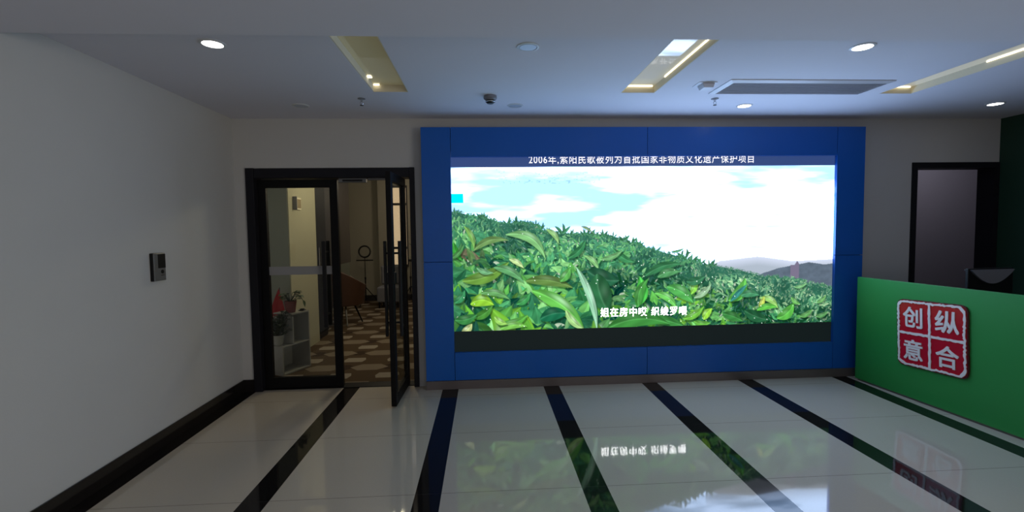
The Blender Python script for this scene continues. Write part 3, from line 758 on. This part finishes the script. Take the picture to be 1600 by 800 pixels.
# stepped shelf with plants
sh = thing('stepped_shelf', 'white stepped cube shelf behind the left glass door', 'shelf', (-2.14, 5.0, 0), math.atan2(.37, .15))
def board(x0, x1, z0, z1, y0=0, y1=.26): 
    b = nb(); box(b, x0, x1, y0, y1, z0, z1); link('board', b, M['shelf_white'], sh, bevel=.0015)
board(0, .015, 0, .295); board(.385, .40, 0, .62); board(.016, .384, 0, .015); board(0, .384, .296, .311)
board(.15, .165, .312, .604); board(.15, .40, .621, .636)
b = nb(); box(b, .016, .384, .245, .259, .016, .295); box(b, .166, .384, .245, .259, .312, .604); link('back_board', b, M['shelf_white'], sh)
def L2W(x, y, z):
    a = math.atan2(.37, .15); return (-2.14 + x * cos(a) - y * sin(a), 5.0 + x * sin(a) + y * cos(a), z)
def leafblade(bm, base, tip, wd, droop=.3):
    base, tip = Vector(base), Vector(tip); d = tip - base; side = d.cross(Vector((0, 0, 1)))
    if side.length < 1e-4: side = Vector((1, 0, 0))
    side.normalize(); n = 6; rows = []
    for i in range(n + 1):
        s = i / n; p = base + d * s + Vector((0, 0, 1)) * (droop * d.length * s * (1 - s)); w_ = wd / 2 * sin(pi * min(.97, max(.04, s)) ** .8)
        nrm = side.cross(d).normalized() * (w_ * .25)
        rows.append([bm.verts.new(p - side * w_ + nrm), bm.verts.new(p), bm.verts.new(p + side * w_ + nrm)])
    for a, b_ in zip(rows[:-1], rows[1:]):
        for k in range(2): bm.faces.new((a[k], a[k + 1], b_[k + 1], b_[k]))
def plant(name, label, loc, pot_mat, pr_, ph_, leaves, lmat, stems):
    t = thing(name, label, 'plant', loc)
    b = nb(); lathe(b, [(pr_ * .72, 0), (pr_ * .98, ph_ * .9), (pr_, ph_), (pr_ * .88, ph_), (pr_ * .84, ph_ * .85), (.001, ph_ * .85)], n=28); link('pot', b, pot_mat, t, smooth=True)
    b = nb()
    for s_ in stems: path(b, [(0, 0, ph_ * .84)] + [tuple(q) for q in s_], .0028, 8)
    link('stem', b, M['leaf_dark'], t, smooth=True)
    b = nb()
    for L_ in leaves: leafblade(b, *L_)
    link('foliage', b, lmat, t)
    return t
g = random.Random(3)
lv, st = [], []
for k in range(22):
    a = g.uniform(0, 2 * pi); r = g.uniform(.02, .08); z = g.uniform(.13, .22); p = (r * cos(a), r * sin(a), z); st.append([p])
    q = r + g.uniform(.05, .08); lv.append((p, (q * cos(a), q * sin(a), z - g.uniform(-.02, .03)), .06))
st.append([(.06, -.03, .20), (.12, -.04, .19), (.155, -.05, .13)])
lv += [((.12, -.04, .19), (.165, -.05, .17), .04), ((.155, -.05, .135), (.175, -.055, .06), .045), ((.06, -.03, .21), (.11, -.05, .24), .045)]
plant('potted_plant', 'trailing plant in a red brown pot on top of the white shelf', L2W(.235, .10, .637), M['terracotta'], .065, .125, lv, M['leaf'], st)
lv, st = [], []
for k in range(120):
    a = g.uniform(0, 2 * pi); r = g.uniform(.01, .12); z = g.uniform(.11, .34); p = (r * cos(a), r * sin(a), z); st.append([p])
    q = r + g.uniform(.03, .05); lv.append((p, (q * cos(a), q * sin(a), z + g.uniform(-.02, .03)), .05))
plant('potted_plant', 'bushy dark plant in a pale grey pot low on the white shelf', (-2.235, 5.06, .312) if False else L2W(.07, .12, .312), M['grey_pot'], .060, .105, lv, M['leaf_dark'], st)
t = thing('trinket_tray', 'small dark tray lying on the far end of the white shelf', 'tray', L2W(.36, .06, .637))
b = nb(); prism(b, rrect(.030, .045, .015, 0), lambda u, v, h: (u, v, h), 0, .006); link('base', b, M['black_plastic'], t)
b = nb(); lathe(b, [(.020, .006), (.027, .018), (.022, .018), (.018, .009)], n=20); link('rim', b, M['black_plastic'], t)

t = thing('pennant', 'red triangular pennant on a thin stick behind the left glass door', 'flag', (-2.40, 5.52, .0))
b = nb(); 
rows = []
pts = [(-.13, .52), (.10, .55), (.02, .87)]
n = 8
for i in range(n + 1):
    s = i / n; a = Vector(pts[0]).lerp(Vector(pts[2]), s); c = Vector(pts[1]).lerp(Vector(pts[2]), s); rw = []
    for j in range(n + 1):
        p = a.lerp(c, j / n); rw.append(b.verts.new((p.x, .012 * sin(j * 1.4 + i * .6) * (1 - s), p.y)))
    rows.append(rw)
for i in range(n):
    for j in range(n):
        b.faces.new((rows[i][j], rows[i][j + 1], rows[i + 1][j + 1], rows[i + 1][j]))
bmesh.ops.remove_doubles(b, verts=b.verts[:], dist=1e-4)
bmesh.ops.solidify(b, geom=b.faces[:], thickness=.002)
link('cloth', b, M['flag'], t)
b = nb(); tube(b, (.022, .018, 0.01), (.022, .018, .88), .004); link('stick', b, M['dark_wood'], t)
b = nb(); lathe(b, [(.06, 0), (.06, .01), (.012, .016)], (.025, .016, 0), 24); link('stand_base', b, M['dark_wood'], t)

# brown tub chair
t = thing('office_chair', 'brown leather tub chair by the office wall, seen through the open door', 'chair', (-2.34, 7.85, 0), radians(-20)); t.scale = (1.20, 1.20, 1.08)
b = nb()
n = 20; prof = []
for i in range(n + 1):
    a = radians(-115 + 230 * i / n); hgt = .60 + .26 * cos(a / 1.35) ** 2
    ro, ri = .27, .215; cxr, sxr = -sin(a), -cos(a)
    prof.append([b.verts.new((-ro * sin(a) * 1.0 if False else ro * sin(a), -ro * cos(a), .30)), b.verts.new((1.12 * ro * sin(a), -1.12 * ro * cos(a), hgt)),
                 b.verts.new((1.12 * ri * sin(a), -1.12 * ri * cos(a), hgt)), b.verts.new((ri * sin(a), -ri * cos(a), .30))])
for p, q in zip(prof[:-1], prof[1:]):
    for k in range(4): b.faces.new((p[k], q[k], q[(k + 1) % 4], p[(k + 1) % 4]))
b.faces.new(prof[0]); b.faces.new(prof[-1][::-1])
link('backrest', b, M['leather'], t, bevel=.012, smooth=True)
b = nb(); lathe(b, [(.16, .29), (.21, .31), (.22, .37), (.21, .42), (.14, .44)], n=28); link('seat', b, M['leather'], t, smooth=True)
for a in (45, 135, 225, 315):
    b = nb(); a = radians(a); tube(b, (.13 * cos(a), .13 * sin(a), .30), (.24 * cos(a), .24 * sin(a), 0), .014, .009); link('leg', b, M['chrome'] if a > 3 else M['black_metal'], t, smooth=True)

def tripod(loc, h, label, ring):
    t = thing('ring_light_stand' if ring else 'tripod_stand', label, 'tripod', loc)
    b = nb(); tube(b, (0, 0, .10), (0, 0, h * .62), .013); tube(b, (0, 0, h * .62), (0, 0, h), .008)
    lathe(b, [(.018, h * .60), (.018, h * .65)], n=16); link('pole', b, M['black_metal'], t, smooth=True)
    for k in range(3):
        a = radians(k * 120 + 20); b = nb(); tube(b, (0, 0, h * .42), (.30 * cos(a), .30 * sin(a), .008), .009); tube(b, (0, 0, .14), (.15 * cos(a), .15 * sin(a), h * .21), .005)
        link('leg', b, M['black_metal'], t, smooth=True)
    if ring:
        b = nb(); box(b, -.17, .17, -.012, .012, h + .02, h + .045); tube(b, (0, 0, h), (0, 0, h + .10), .008); link('phone_holder_bar', b, M['black_plastic'], t, bevel=.003)
        b = nb(); torus(b, (0, 0, h + .21), .115, .016, 'Y'); link('ring_lamp', b, M['black_plastic'], t, smooth=True)
    else:
        b = nb(); box(b, -.03, .03, -.01, .01, h, h + .05); link('clamp_head', b, M['black_plastic'], t)
    return t
tripod((-2.46, 9.75, 0), .90, 'tripod with a round ring light in front of the beige rear wall', True)
tripod((-1.565, 9.9, 0), .88, 'slim black tripod seen beside the open right door', False)
t = thing('lounge_seat', 'light grey fabric seat seen through the open right door glass', 'chair', (-1.92, 9.55, 0))
b = nb(); box(b, -.22, .22, -.25, .25, .12, .42); link('seat', b, M['sofa'], t, bevel=.03, seg=3)
b = nb(); box(b, -.22, .22, .16, .26, .43, .82); link('backrest', b, M['sofa'], t, bevel=.04, seg=3)
for x in (-.18, .18):
    for y in (-.2, .2):
        b = nb(); tube(b, (x, y, .13), (x, y, 0), .015); link('leg', b, M['black_metal'], t)
lv, st = [], []
for k in range(11):
    a = 2 * pi * k / 11 + .3; z = .75 + .05 * (k % 4); p = (.05 * cos(a), .05 * sin(a), z); st.append([(0, 0, .5), p])
    lv.append((p, (.22 * cos(a), .22 * sin(a), z + .13 - .05 * (k % 3)), .06))
plant('floor_plant', 'leafy green plant just inside the right door jamb', (-.66, 5.35, 0), M['grey_pot'], .13, .45, [((a[0], a[1], a[2] + .32), (c[0], c[1], c[2] + .40), w_) for a, c, w_ in lv], M['leaf'], [[(q[0], q[1], q[2] + (.32 if q[2] > .6 else 0)) for q in s_] for s_ in st])
